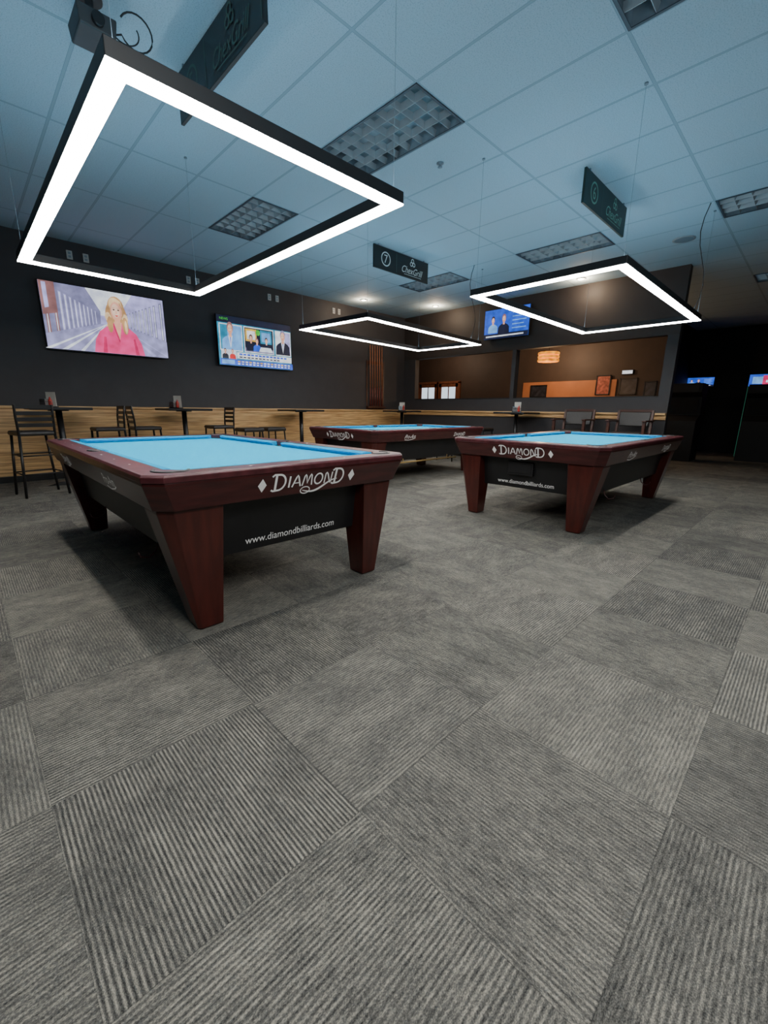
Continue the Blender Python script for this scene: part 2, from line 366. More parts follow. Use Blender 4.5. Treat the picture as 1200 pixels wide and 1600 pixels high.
def logo(p,cx,cy,w,m=0):
    word='DIAMOND'; sc=[1.22,.9,.9,.9,.9,.9,1.22]; gap=0.14
    tot=sum(GL[c][0]*k for c,k in zip(word,sc))+gap*6; u=w/tot; x=cx-w/2; h=u
    for c,k in zip(word,sc):
        wd,st=GL[c]
        for pts,th in st:
            p.ribbon([(x+px*u*k+0.06*u*py,cy-0.5*h+(py*k-(0.10 if k>1 else 0))*u) for px,py in pts],th*u*k,m)
        x+=(wd*k+gap)*u
    pts=[]
    for i in range(29):
        t=i/28; pts.append((cx-w*0.10+w*0.50*t, cy-h*0.86-math.sin(t*math.pi*1.6)*h*0.30+t*h*0.35))
    p.ribbon(pts,[h*0.05+h*0.13*math.sin(math.pi*i/28) for i in range(29)],m)
    p.ribbon([(cx-w*0.06+q[0]*w*0.065,cy-h*0.88+q[1]*h*0.28) for q in arc(0,0,1,1,0,360,16)],h*0.08,m)
def diamond(p,cx,cy,w,h,m=0): p.poly([(cx-w/2,cy),(cx,cy-h/2),(cx+w/2,cy),(cx,cy+h/2)],m)
def signature(p,cx,cy,w,m=0):
    p.text('Pro-Am',cx,cy,w,w*0.26,m,0.45)
    p.ribbon([(cx-w*0.45,cy-w*0.2),(cx-w*0.1,cy-w*0.24),(cx+w*0.3,cy-w*0.18),(cx+w*0.52,cy-w*0.1)],w*0.03,m)

def pool_table(loc,rz,label):
    e=empty('pool_table',label,'pool table',loc,rz,'blue cloth pool tables')
    MB().loft([octa(0.10,0.64),octa(0.045,0.64),octa(0.005,0.762),octa(0.005,0.775),octa(0.10,0.775)],closed=True).obj('apron',e,['mahog'],0.003)
    MB().loft([octa(0.0,0.775),octa(0.0,0.800),octa(0.010,0.810),octa(0.137,0.810),octa(0.137,0.775)],closed=True).obj('top_rail',e,['mahog_rail'],0.003)
    MB().box(-W/2+0.12,W/2-0.12,-Ln/2+0.12,Ln/2-0.12,0.735,0.774).obj('playing_surface',e,['cloth'])
    a,b=W/2-0.137,Ln/2-0.137
    def cush(p0,p1,inward,g0,g1,n0,n1):
        p0,p1,inw=Vector(p0),Vector(p1),Vector(inward); d=(p1-p0).normalized()
        prof=[(0,0.8085),(0.035,0.8075),(0.052,0.801),(0.052,0.796),(0.035,0.775),(0,0.775)]
        ra=[];rb=[]
        for off,z in prof:
            k=off/0.052
            A=p0+d*(g0+(n0-g0)*k)+inw*off; B=p1-d*(g1+(n1-g1)*k)+inw*off
            ra.append((A.x,A.y,z)); rb.append((B.x,B.y,z))
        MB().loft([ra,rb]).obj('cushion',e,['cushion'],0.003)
    cush((-a,-b),(a,-b),(0,1),0.085,0.085,0.13,0.13); cush((-a,b),(a,b),(0,-1),0.085,0.085,0.13,0.13)
    for sx in (-1,1):
        cush((sx*a,-b),(sx*a,0),(-sx,0),0.085,0.065,0.13,0.075); cush((sx*a,0),(sx*a,b),(-sx,0),0.065,0.085,0.075,0.13)
    for (px,py,r) in ((-a+.012,-b+.012,.07),(a-.012,-b+.012,.07),(-a+.012,b-.012,.07),(a-.012,b-.012,.07),(-a-.012,0,.06),(a+.012,0,.06)):
        q=MB(); n=24
        prof=[(r-0.004,0.776),(r-0.003,0.813),(r+0.004,0.8165),(r+0.012,0.8145),(r+0.014,0.806)]
        ang=math.atan2(-py,-px) if abs(py)>0.1 else (0 if px<0 else math.pi)
        span=math.radians(205 if abs(py)>0.1 else 170); rings=[]
        for k in range(n+1):
            t=ang+math.pi-span/2+span*k/n
            rings.append([(px+rr*math.cos(t),py+rr*math.sin(t),z) for rr,z in prof])
        q.loft(rings,0,True,True)
        q.lathe([(0.001,0.7755),(r-0.003,0.7755),(r-0.002,0.7765),(0.001,0.7765)],(px,py,0),24)
        q.obj('pocket',e,['black'])
    def inlay(x,y,w,h):
        s=Plane2((0,0,0.8108),(1,0,0),(0,1,0),0); diamond(s,x,y,w,h); s.mb.obj('rail_inlay',e,['white'])
    for i in (-3,-2,-1,1,2,3):
        for sx in (-1,1): inlay(sx*(W/2-0.07),i*0.297,0.013,0.022)
    for i in (-1,0,1):
        for sy in (-1,1): inlay(i*0.30,sy*(Ln/2-0.07),0.022,0.013)
    MB().frus((-W/2+.20,W/2-.20,-Ln/2+.20,Ln/2-.20),0.33,(-W/2+.13,W/2-.13,-Ln/2+.13,Ln/2-.13),0.70).obj('cabinet',e,['cab'],0.004)
    for sx in (-1,1):
        for sy in (-1,1):
            def P(ix,iy,z): return (sx*(W/2-ix),sy*(Ln/2-iy),z)
            bot=[P(.208,.112,.008),P(.318,.112,.008),P(.318,.242,.008),P(.192,.242,.008),P(.192,.128,.008)]
            mid=[P(.12,.066,.62),P(.345,.066,.62),P(.345,.30,.62),P(.062,.30,.62),P(.062,.12,.62)]
            top=[P(.12,.066,.70),P(.345,.066,.70),P(.345,.30,.70),P(.062,.30,.70),P(.062,.12,.70)]
            rr=[bot,mid,top]
            if sx*sy<0: rr=[list(reversed(r)) for r in rr]
            MB().loft(rr).obj('leg',e,['mahog_leg'],0.004)
            MB().lathe([(0.03,0),(0.034,0.002),(0.034,0.006),(0.02,0.007),(0.02,0.010)],(sx*(W/2-.255),sy*(Ln/2-.178),0),16).obj('leveler',e,['black'])
    for sy in (-1,1):
        O=((0,sy*(Ln/2-0.0235),0.705),(-sy,0,0),(0,sy*0.040,0.122),0.0001)
        p=Plane2(*O); p.lay=16; logo(p,0.02,0.014,0.46); p.mb.obj('logo',e,['white'])
        for xx in (-0.27,0.31):
            p=Plane2(*O); p.lay=16; diamond(p,xx,0.008,0.048,0.075); p.mb.obj('logo_diamond',e,['white'])
        q=Plane2((0,sy*(Ln/2-0.186),0.392),(-sy,0,0),(0,sy*0.07,0.37),0.0002); q.lay=12
        q.text('www.diamondbilliards.com',0.0,0.0,0.60,0.042); q.mb.obj('web_address_lettering',e,['white'])
    for sx in (-1,1):
        O=((sx*(W/2-0.0235),0,0.705),(0,sx,0),(sx*0.040,0,0.122),0.0001)
        p=Plane2(*O); p.lay=16; signature(p,sx*-0.62,0.0,0.24); p.mb.obj('signature',e,['white'])
        p=Plane2(*O); p.lay=16; logo(p,sx*0.62,0.0,0.30); p.mb.obj('side_logo',e,['white'])
    return e
T1=pool_table((1.30,3.27,0),0,'mahogany pool table with blue cloth under a large hanging light')
T3=pool_table((5.14,1.99,0),-math.pi/2,'mahogany pool table with black ball box at its end')
T2=pool_table((5.38,5.05,0),-math.pi/2,'mahogany pool table with brass bridge stick under its side')
MB().box(-0.17,0.10,-Ln/2+0.135,-Ln/2+0.20,0.47,0.60).box(-0.15,0.08,-Ln/2+0.13,-Ln/2+0.136,0.49,0.58).obj('ball_box',T3,['black'],0.006)
MB().tube([(0.62,-0.9,0.30),(0.62,0.75,0.30)],0.012,8).tube([(0.62,-0.6,0.30),(0.62,-0.6,0.36)],0.006,6).tube([(0.62,0.5,0.30),(0.62,0.5,0.36)],0.006,6).obj('bridge_stick',T2,['brass'])
for T,sg in ((T1,-1),(T3,1)):
    for yy in (-0.75,0.45):
        MB().tube([(sg*0.60,yy,0.36),(sg*0.62,yy,0.30),(sg*0.66,yy-0.01,0.27),(sg*0.70,yy,0.28),(sg*0.71,yy,0.31)],0.005,6).obj('hook',T,['mahog'])

# ---------------------------------------------------------------- table lights
def table_light(loc,rz,label,cord=True,W2=1.44,L2=2.87):
    e=empty('pool_table_light',label,'hanging light',loc,rz,'rectangular hanging table lights')
    X,Y,w=W2/2,L2/2,0.082; H=0.062
    def rr(i,z): return [(-X+i,-Y+i,z),(X-i,-Y+i,z),(X-i,Y-i,z),(-X+i,Y-i,z)]
    MB().loft([rr(0,0.0),rr(0,H),rr(w,H),rr(w,0.0)],closed=True).obj('housing',e,['black'],0.003)
    MB().loft([rr(0.002,-0.006),rr(0.0005,0.002),rr(w-0.0005,0.002),rr(w-0.002,-0.006)],closed=True).obj('diffuser',e,['led'])
    MB().loft([rr(0.02,H-.001),rr(0.02,H+.002),rr(w-0.02,H+.002),rr(w-0.02,H-.001)],closed=True).obj('added_uplight_strip',e,['added_up_glow'])  # glowing top strip added to brighten the ceiling
    for sx in (-1,1):
        for sy in (-1,1):
            x,y=sx*(X-w/2),sy*(Y-w/2)
            MB().tube([(x,y,H-.005),(x,y,HC-2.21)],0.0010,6).lathe([(0.014,HC-2.22),(0.014,HC-2.21)],(x,y,0),12).obj('suspension_wire',e,['greytrim'])
    if cord:
        pts=[(X-0.04,Y-0.3,H)]
        for i in range(1,9):
            t=i/8; pts.append((X-0.04+0.05*math.sin(t*math.pi*2),Y-0.3+0.03*math.sin(t*6),H+(HC-2.21-H)*t))
        MB().tube(pts,0.0045,6).obj('power_cord',e,['black'])
    return e
table_light((1.25,3.30,2.21),0,'black rectangular frame light glowing white beside ceiling projector',False)
table_light((5.31,2.00,2.21),-math.pi/2,'black rectangular frame light glowing white below circled 6 sign')
table_light((5.23,5.01,2.21),-math.pi/2+math.radians(4),'black rectangular frame light glowing white below circled 7 sign',True,1.38,2.87)

# ---------------------------------------------------------------- hanging signs
def hsign(num,loc,rz,label,mats):
    e=empty('hanging_sign',label,'sign',loc,rz,'numbered table signs')
    MB().box(-0.6,0.6,-0.012,0.012,-0.30,0.0).obj('board',e,[mats[0]],0.003)
    for sy in (-1,1):
        p=Plane2((0,sy*0.0125,-0.15),(-sy,0,0),(0,0,1),0.0006); p.lay=1
        p.ring(-0.36,0,0.096,0.080,1); p.text(num,-0.36,0,None,0.11,1)
        p.rect(-0.14,-0.132,-0.13,0.13,0); p.rect(0.575,0.583,-0.13,0.13,0)
        for k in range(3):
            a=math.pi/2+k*2*math.pi/3
            p.ring(0.22+0.032*math.cos(a),0.067+0.032*math.sin(a),0.032,0.020,1,16)
        p.text('ChexGrill',0.22,-0.045,0.48,0.095,1,0.4)
        p.rect(0.03,0.42,-0.116,-0.110,1)
        p.mb.obj('lettering',e,['signdim',mats[1]])
    for x in (-0.5,0.5): MB().lathe([(0.012,-0.01),(0.012,0.018)],(x,0,0),10).obj('ceiling_clip',e,['greytrim'])
    return e
hsign('7',(5.19,4.92,3.382),0,'black sign with a circled 7 and a script name',('sign','signtext'))
hsign('6',(5.28,2.03,3.382),0,'dark green sign with a circled 6 and a script name',('signgreen','signmid'))
hsign('5',(1.50,3.05,3.382),-math.pi/2,'dark numbered sign hanging above a large frame light',('sign','signdim'))

# ceiling mount
e=empty('ceiling_projector','dark grey ceiling-mounted projector with looping cables','projector',(0.92,3.42,HC))
MB().lathe([(0.07,-0.015),(0.07,0.0)],(0,0,0),20).tube([(0,0,-0.01),(0,0,-0.13)],0.022,12).obj('ceiling_bracket',e,['darkgrey'])
MB().frus((-0.09,0.09,-0.12,0.10),-0.22,(-0.10,0.10,-0.13,0.11),-0.13).box(-0.05,0.05,-0.07,0.07,-0.13,-0.115).obj('housing',e,['darkgrey'],0.012)
MB().tube([(0.0,-0.12,-0.175),(0.0,-0.15,-0.175)],0.032,16).obj('lens',e,['black'])
def loop(cx,cy,cz,r,rz,a0,st,n=19):
    return [(cx+r*math.cos(math.radians(a0+i*st)),cy-r*.35*math.sin(math.radians(a0+i*st)),cz+rz*math.sin(math.radians(a0+i*st))) for i in range(n)]
MB().tube([(0.08,-0.05,-0.17)]+loop(0.21,-0.10,-0.12,0.09,0.075,-150,17),0.005,6).obj('cable',e,['black'])
MB().tube([(0.08,0.02,-0.16)]+loop(0.17,-0.02,-0.09,0.08,0.05,-160,13,16),0.004,6).obj('cable',e,['black'])
e=empty('ceiling_speaker','round perforated grey ceiling speaker','speaker',(7.45,1.77,HC))
MB().lathe([(0.12,-0.001),(0.12,-0.010),(0.10,-0.014),(0.001,-0.012)],(0,0,0),28).obj('grille',e,['greytrim'])
MB().lathe([(0.11,-0.001),(0.135,-0.001),(0.135,-0.008),(0.12,-0.012)],(0,0,0),28).obj('rim',e,['louver'])
e=empty('fire_sprinkler','small round ceiling sprinkler head','sprinkler',(3.69,3.02,HC))
MB().lathe([(0.035,0),(0.035,-0.006),(0.012,-0.01),(0.01,-0.03),(0.022,-0.032),(0.022,-0.036),(0.002,-0.037)],(0,0,0),16).obj('head',e,['greytrim'])
dl=None
for (x,y) in ((6.67,7.45),(8.15,6.66),(8.3,3.47)):
    if dl is None:
        dl=empty('downlight','small round recessed downlight with a warm bulb','ceiling light',(x,y,HC),0,'recessed downlights')
        MB().loft([[(r*math.cos(a),r*math.sin(a),z) for a in [2*math.pi*k/24 for k in range(24)]] for r,z in ((0.05,-0.002),(0.08,-0.002),(0.08,-0.010),(0.05,-0.014))],closed=True,smooth=True).obj('trim_ring',dl,['louver'])
        MB().lathe([(0.046,-0.003),(0.044,-0.016),(0.02,-0.024),(0.002,-0.025)],(0,0,0),16).obj('bulb',dl,['bulb'])
    else: clone(dl,(x,y,HC))

# ---------------------------------------------------------------- televisions
def tv(loc,rz,w,h,label,draw):
    mats=['s_'+k for k in SD]
    e=empty('television',label,'television',loc,rz)
    MB().box(-w/2-.012,w/2+.012,0.0,0.045,-h/2-.016,h/2+.012).frus((-w/4,w/4,0.04,0.075),-h/4,(-w/4,w/4,0.04,0.075),h/4).obj('casing',e,['black'],0.004)
    p=Plane2((-w/2,-0.001,-h/2),(1,0,0),(0,0,1),0.00035)
    ix=lambda m: mats.index('s_'+m)
    class S:
        def rect(s,a,b,c,d,m): p.rect(a*w,b*w,c*h,d*h,ix(m))
        def poly(s,pts,m): p.poly([(x*w,y*h) for x,y in pts],ix(m))
        def ell(s,x,y,rx,ry,m): p.ell(x*w,y*h,rx*w,ry*h,ix(m))
        def rib(s,pts,ww,m): p.ribbon([(x*w,y*h) for x,y in pts],ww*w,ix(m))
        def text(s,t,x,y,tw,th,m): p.text(t,x*w,y*h,tw*w,th*h,ix(m))
    draw(S()); p.mb.obj('screen_picture',e,mats)
    MB().box(-0.12,0.12,0.07,0.10,-0.10,0.10).obj('wall_bracket',e,['blackmetal'],0.003)
    return e
def person(s,cx,base,k,hair,top,skin='skin',tie=None):
    s.poly([(cx-.16*k,base),(cx+.16*k,base),(cx+.15*k,base+.28*k),(cx+.11*k,base+.36*k),(cx+.04*k,base+.43*k),(cx-.04*k,base+.43*k),(cx-.11*k,base+.36*k),(cx-.15*k,base+.28*k)],top)
    if tie: s.poly([(cx-.04*k,base+.42*k),(cx+.04*k,base+.42*k),(cx,base+.05*k)],'white'); s.poly([(cx-.01*k,base+.38*k),(cx+.01*k,base+.38*k),(cx,base+.1*k)],tie)
    s.rect(cx-.025*k,cx+.025*k,base+.38*k,base+.5*k,skin)
    s.ell(cx,base+.66*k,.058*k,.17*k,hair); s.ell(cx,base+.61*k,.047*k,.15*k,skin); s.ell(cx-.01*k,base+.63*k,.028*k,.09*k,'skinlight')
    for sx in (-1,1): s.ell(cx+sx*.02*k,base+.64*k,.007*k,.010*k,'hair')
    s.rect(cx-.016*k,cx+.016*k,base+.54*k,base+.552*k,'red')
def draw1(s):
    s.rect(0,1,0,1,'lav')
    s.poly([(.30,1),(.74,1),(.60,.60),(.44,.60)],'pale')
    s.poly([(0,1),(.34,1),(.44,.66),(.43,.46),(0,.22)],'grey')
    s.poly([(1,1),(.72,1),(.60,.66),(.61,.48),(1,.28)],'lav')
    N=11
    for i in range(N):
        t=(i/N)**0.75; x=.02+.40*t; w=.026*(1-.8*t); lo=.22+.24*t; hi=.98-.34*t
        s.poly([(x,lo),(x+w,lo+.01),(x+w,hi-.012),(x,hi)],'brown' if i<2 else 'lav')
        s.poly([(x+w*.3,lo+.02),(x+w*.6,lo+.02),(x+w*.6,hi-.02),(x+w*.3,hi-.02)],'pale')
        x=.985-.375*t; lo=.28+.20*t; hi=.95-.31*t
        s.poly([(x-w,lo+.01),(x,lo),(x,hi),(x-w,hi-.012)],'grey')
        s.poly([(x-w*.7,lo+.03),(x-w*.4,lo+.03),(x-w*.4,hi-.03),(x-w*.7,hi-.03)],'pale')
    s.poly([(0,.22),(.43,.46),(.61,.48),(1,.28),(1,0),(0,0)],'road')
    for a,b in ((-.02,.02),(.10,.14),(.24,.27)): s.poly([(a,0),(b,0),(.475,.46),(.47,.46)],'pale')
    for a,b in ((.86,.89),(1.0,1.0)): s.poly([(a,0),(b,0.02),(.57,.47),(.565,.47)],'lav')
    s.poly([(0,.5),(.11,.55),(.11,1),(0,1)],'brown'); s.poly([(.02,.6),(.05,.62),(.05,.98),(.02,.98)],'lav')
    s.ell(.565,.60,.092,.27,'blonde')
    for sx in (-1,1):
        for k in range(4): s.ell(.565+sx*(.058+.012*(k%2)),.68-.09*k,.026,.075,'blondelight' if k%2 else 'blonde')
    s.poly([(.35,0),(.37,.20),(.41,.34),(.48,.44),(.54,.50),(.60,.50),(.66,.44),(.72,.35),(.76,.20),(.78,0)],'pink')
    s.poly([(.42,0),(.44,.26),(.46,.26),(.455,0)],'pinkdark'); s.poly([(.70,0),(.69,.26),(.705,.27),(.73,0)],'pinkdark')
    s.poly([(.535,.52),(.605,.52),(.572,.22)],'skin'); s.poly([(.535,.50),(.525,.46),(.568,.18),(.574,.22)],'pinkdark')
    s.rect(.545,.592,.46,.60,'skin'); s.ell(.505,.47,.024,.13,'blonde'); s.ell(.632,.47,.026,.14,'blonde'); s.ell(.637,.45,.012,.11,'blondelight')
    s.ell(.567,.745,.070,.185,'blonde'); s.ell(.555,.80,.045,.11,'blondelight'); s.ell(.567,.69,.049,.155,'skin'); s.ell(.562,.70,.034,.11,'skinlight')
    s.poly([(.515,.74),(.53,.83),(.565,.865),(.605,.83),(.62,.74),(.612,.86),(.567,.905),(.522,.86)],'blondelight')
    for sx in (-1,1): s.ell(.567+sx*.019,.715,.0075,.011,'hair'); s.rect(.567+sx*.02-.010,.567+sx*.02+.010,.742,.748,'blonde')
    s.poly([(.550,.628),(.584,.628),(.567,.605)],'red'); s.poly([(.563,.70),(.570,.70),(.574,.655),(.560,.655)],'skin')
def draw2(s):
    s.rect(0,1,0,1,'teal'); s.rect(0,1,.86,1,'dark'); s.text('NEWS',.085,.935,.10,.05,'green')
    s.rect(.02,.31,.30,.84,'white'); s.rect(.03,.30,.32,.82,'sky'); s.rect(.03,.12,.32,.82,'teal'); person(s,.155,.32,.68,'brown','sky','skin','blue')
    s.rect(.33,.74,.30,.84,'white'); s.rect(.34,.73,.32,.82,'dark'); s.rect(.35,.50,.54,.80,'yellow'); s.rect(.37,.48,.58,.76,'white'); s.rect(.55,.71,.52,.80,'teal')
    s.rect(.57,.69,.56,.76,'sky'); s.ell(.52,.74,.03,.06,'green'); s.rect(.34,.73,.32,.40,'grey')
    person(s,.42,.34,.42,'hair','dark'); person(s,.50,.34,.34,'brown','blue'); person(s,.63,.36,.36,'hair','dark'); s.poly([(.52,.34),(.72,.34),(.69,.44),(.55,.44)],'pale')
    s.rect(.76,.99,.30,.84,'white'); s.rect(.77,.98,.32,.82,'pale'); s.rect(.90,.98,.32,.82,'lav'); person(s,.87,.32,.66,'grey','dark','skin','blue')
    s.rect(.22,.99,.15,.28,'white')
    for i in range(13): s.rect(.25+i*.052,.25+i*.052+.040,.225,.262,'blue')
    for i in range(11): s.rect(.25+i*.052,.25+i*.052+.036,.170,.195,'dark')
    s.rect(.02,.21,.13,.30,'pale'); person(s,.07,.13,.25,'hair','dark'); person(s,.16,.13,.25,'brown','red')
    s.rect(0,1,.0,.125,'blue'); s.rect(.02,.18,.02,.105,'sky'); 
    for i in range(15): s.rect(.22+i*.05,.22+i*.05+.034,.07,.10,'white' if i%3 else 'yellow'); s.rect(.22+i*.05,.22+i*.05+.03,.025,.05,'pale')
def draw3(s):
    s.rect(0,1,0,1,'blue'); s.rect(0,.55,.2,1,'blue')
    person(s,.2,.2,.7,'hair','sky'); person(s,.45,.15,.8,'brown','dark')
    for i in range(5): s.rect(.64,.94-.05*(i%2),.28+i*.13,.31+i*.13,'sky')
    s.rect(0,1,0,.16,'dark'); s.rect(.05,.9,.05,.1,'pale')
tv((1.89,YW-0.10,2.345),0,1.62,0.895,'wall television showing a blonde presenter in a pink top',draw1)
tv((4.37,YW-0.10,2.30),0,1.54,0.86,'wall television showing a news panel with several speakers',draw2)
tv((XW-0.10,5.08,2.91),-math.pi/2,1.05,0.58,'television with blue sports picture mounted high on brown wall',draw3)
tv((15.45,2.70,1.97),-math.pi/2,0.66,0.24,'small distant television with a blue picture',draw3)
def draw5(s):
    s.rect(0,1,0,1,'blue'); s.rect(.4,1,.1,.9,'pinkdark'); s.rect(.1,.4,.2,.8,'sky'); s.rect(.5,.8,.3,.5,'pale')
tv((15.45,1.25,1.97),-math.pi/2,0.70,0.30,'small distant television with pink and blue picture',draw5)

# ---------------------------------------------------------------- furniture
def bar_table(loc,label,s=0.34):
    e=empty('bar_table',label,'table',loc,0,'high square bar tables')
    MB().box(-s,s,-s,s,1.035,1.07).obj('tabletop',e,['blackmetal'],0.006)
    MB().tube([(0,0,0.04),(0,0,1.03)],0.038,14).lathe([(0.12,1.02),(0.12,1.035)],(0,0,0),16).obj('column',e,['blackmetal'])
    b=MB()
    b.frus((-0.28,0.28,-0.035,0.035),0.0,(-0.10,0.10,-0.03,0.03),0.05).frus((-0.035,0.035,-0.28,0.28),0.0,(-0.03,0.03,-0.10,0.10),0.05)
    b.obj('base',e,['blackmetal'],0.004); return e
bt=bar_table((1.0,7.42,0),'black square bar table on a pedestal beside ladder-back stools')
clone(bt,(2.68,7.45,0)); clone(bt,(5.0,7.5,0),0,'black square bar table on a pedestal near backless stools')
clone(bt,(8.2,4.45,0),0,'black square bar table on a pedestal beside the dark window wall'); clone(bt,(7.9,7.4,0),0,'black square bar table on a pedestal by the cue rack')

def stool_back(loc,rz,label):
    e=empty('bar_stool',label,'stool',loc,rz,'ladder-back bar stools')  # faces +y, back at -y
    MB().loft([[(x*k,y*k,z) for x,y in ((-.19,-.19),(.19,-.19),(.20,.19),(-.20,.19))] for k,z in ((0.96,0.735),(1.0,0.75),(1.0,0.775),(0.93,0.79))]).obj('seat',e,['leather'],0.01)
    for sx in (-1,1):
        MB().tube([(sx*.22,.20,0),(sx*.17,.17,.74)],0.015,8).obj('leg',e,['blackmetal'])
        MB().tube([(sx*.22,-.21,0),(sx*.175,-.18,.74)],0.015,8).obj('leg',e,['blackmetal'])
    r=MB()
    for z,k in ((0.28,.200),(0.50,.185)):
        for a,b in (((-k,-k),(k,-k)),((k,-k),(k,k)),((k,k),(-k,k)),((-k,k),(-k,-k))): r.tube([(*a,z),(*b,z)],0.009,6)
    r.obj('footrest',e,['blackmetal'])
    b=MB()
    for sx in (-1,1): b.tube([(sx*.175,-.18,.74),(sx*.18,-.19,.95),(sx*.18,-.21,1.10)],0.014,8)
    for z,y in ((0.86,-.186),(0.93,-.190),(1.00,-.196),(1.075,-.206)): b.box(-.18,.18,y-.008,y+.004,z-.022,z+.022)
    b.obj('backrest',e,['blackmetal'],0.002); return e
sb=stool_back((0.62,6.78,0),0.15,'black metal ladder-back bar stool pulled up before a bar table')
clone(sb,(1.56,7.45,0),math.pi/2,'black metal ladder-back bar stool beside a bar table'); clone(sb,(2.08,7.5,0),-math.pi/2,'black metal ladder-back bar stool beside a bar table'); clone(sb,(3.26,7.45,0),math.pi/2,'black metal ladder-back bar stool beside a bar table')

def stool(loc):
    e=empty('backless_stool','black backless bar stool with padded seat','stool',loc,0,'backless bar stools')
    MB().loft([[(x*k,y*k,z) for x,y in ((-.2,-.2),(.2,-.2),(.2,.2),(-.2,.2))] for k,z in ((0.95,0.66),(1.0,0.675),(1.0,0.715),(0.9,0.735))]).obj('seat',e,['leather'],0.012)
    for sx in (-1,1):
        for sy in (-1,1): MB().tube([(sx*.21,sy*.21,0),(sx*.17,sy*.17,.665)],0.015,8).obj('leg',e,['blackmetal'])
    r=MB(); k=.195
    for a,b in (((-k,-k),(k,-k)),((k,-k),(k,k)),((k,k),(-k,k)),((-k,k),(-k,-k))): r.tube([(*a,.25),(*b,.25)],0.009,6)
    r.obj('footrest',e,['blackmetal']); return e
st=stool((3.85,7.5,0)); clone(st,(4.35,7.55,0)); clone(st,(8.0,5.15,0)); clone(st,(7.75,5.75,0))

def armchair(loc,rz):
    e=empty('bar_armchair','dark wood bar chair with leather back and arms','chair',loc,rz,'bar chairs with arms') # faces +y
    MB().box(-.24,.24,-.22,.24,.70,.77).obj('seat',e,['leather'],0.02,3)
    b=MB(); b.loft([[(-.23,-.23,.86),(.23,-.23,.86),(.23,-.19,.86),(-.23,-.19,.86)],[(-.24,-.27,1.10),(.24,-.27,1.10),(.24,-.23,1.10),(-.24,-.23,1.10)]]); b.obj('backrest',e,['leather'],0.014,3)
    for sx in (-1,1):
        MB().frus((sx*.26-.02,sx*.26+.02,.20,.24),0,(sx*.27-.022,sx*.27+.022,.18,.23),.94).obj('leg',e,['darkwood'],0.003)
        MB().loft([[(sx*.26-.02,-.27,0),(sx*.26+.02,-.27,0),(sx*.26+.02,-.22,0),(sx*.26-.02,-.22,0)],[(sx*.26-.02,-.24,.75),(sx*.26+.02,-.24,.75),(sx*.26+.02,-.19,.75),(sx*.26-.02,-.19,.75)],[(sx*.26-.02,-.28,1.13),(sx*.26+.02,-.28,1.13),(sx*.26+.02,-.24,1.13),(sx*.26-.02,-.24,1.13)]]).obj('leg',e,['darkwood'],0.003)
        MB().box(sx*.275-.03,sx*.275+.03,-.24,.27,.94,.965).obj('armrest',e,['darkwood'],0.006)
    MB().box(-.25,.25,-.275,-.245,1.10,1.14).box(-.25,.25,.20,.23,.25,.29).box(-.25,.25,-.24,-.21,.3,.34).box(-.25,.25,.2,.23,.66,.71).obj('cross_rails',e,['darkwood'],0.003)
    return e
ac=armchair((8.05,3.22,0),math.pi/2); clone(ac,(8.05,2.28,0),math.pi/2)

def caddy(loc,rz=0):
    e=empty('table_caddy','chrome napkin caddy with a white menu card','caddy',loc,rz,'table caddies')
    MB().box(-.09,.09,-.06,.06,0,.012).tube([(-.085,-.055,.012),(-.085,-.055,.07),(.085,-.055,.07),(.085,-.055,.012)],0.003,6).obj('tray',e,['blackmetal'],0.002)
    MB().box(-.085,-.01,-.045,.045,.012,.11).obj('napkin_dispenser',e,['chrome'],0.004)
    MB().frus((-.06,.07,.046,.056),.012,(-.06,.07,.050,.054),.20).obj('menu_card',e,['paper'])
    MB().lathe([(.022,.012),(.024,.02),(.024,.09),(.010,.115),(.006,.135),(.001,.136)],(.04,-.015,0),14).obj('sauce_bottle',e,['red'])
    return e
cd=caddy((0.90,7.40,1.07),-0.8); clone(cd,(2.56,7.45,1.07),-0.9); clone(cd,(7.9,7.4,1.07),-0.8); clone(cd,(8.2,4.45,1.07),-1.2)

# cue rack + cues
e=empty('cue_rack_shelf','dark wood wall shelf that pool cues stand on','cue rack',(7.63,YW,1.12))
MB().box(-.30,.30,-.085,0,.0,.05).obj('shelf',e,['darkwood'],0.004)
MB().box(-.30,.30,-.02,0,-.10,.0).obj('shelf_bracket',e,['darkwood'],0.004)
e=empty('cue_rack_holder','dark wood wall board behind standing pool cues','cue rack',(7.63,YW,1.175))
MB().box(-.30,.30,-.018,0,1.0,1.08).obj('holder_board',e,['darkwood'],0.004)
for sx in (-1,1): MB().box(sx*.28-.02,sx*.28+.02,-.016,0,.0,1.0).obj('side_rail',e,['darkwood'],0.004)
cu=None
for i in range(6):
    x=7.63-.20+i*.08
    if cu is None:
        cu=empty('pool_cue','reddish wood pool cue standing in rack','pool cue',(x,YW-0.050,1.17),0,'cues in the wall rack')
        MB().tube([(0,0,0),(0,0,.45)],.015,10,rads=[.017,.014]).obj('butt',cu,['cuebutt'])
        MB().tube([(0,0,.45),(0,.01,1.45)],.01,10,rads=[.0135,.009]).obj('shaft',cu,['cuewood'])
    else: clone(cu,(x,YW-0.050,1.17))

# wall outlets
ob=None
for i,x in enumerate((1.52,1.72,3.2,3.35,4.75,4.92,6.35,6.5)):
    if ob is None:
        ob=empty('wall_outlet','white outlet plate high on charcoal wall','outlet',(x,YW,3.22),0,'wall outlets')
        MB().box(-.036,.036,-.012,0,-.058,.058).obj('plate',ob,['whiteplastic'],0.004)
        MB().box(-.017,.017,-.016,-.011,.008,.038).obj('socket',ob,['greytrim'],0.002)
        MB().box(-.017,.017,-.016,-.011,-.038,-.008).obj('socket',ob,['greytrim'],0.002)
    else: clone(ob,(x,YW,3.22))

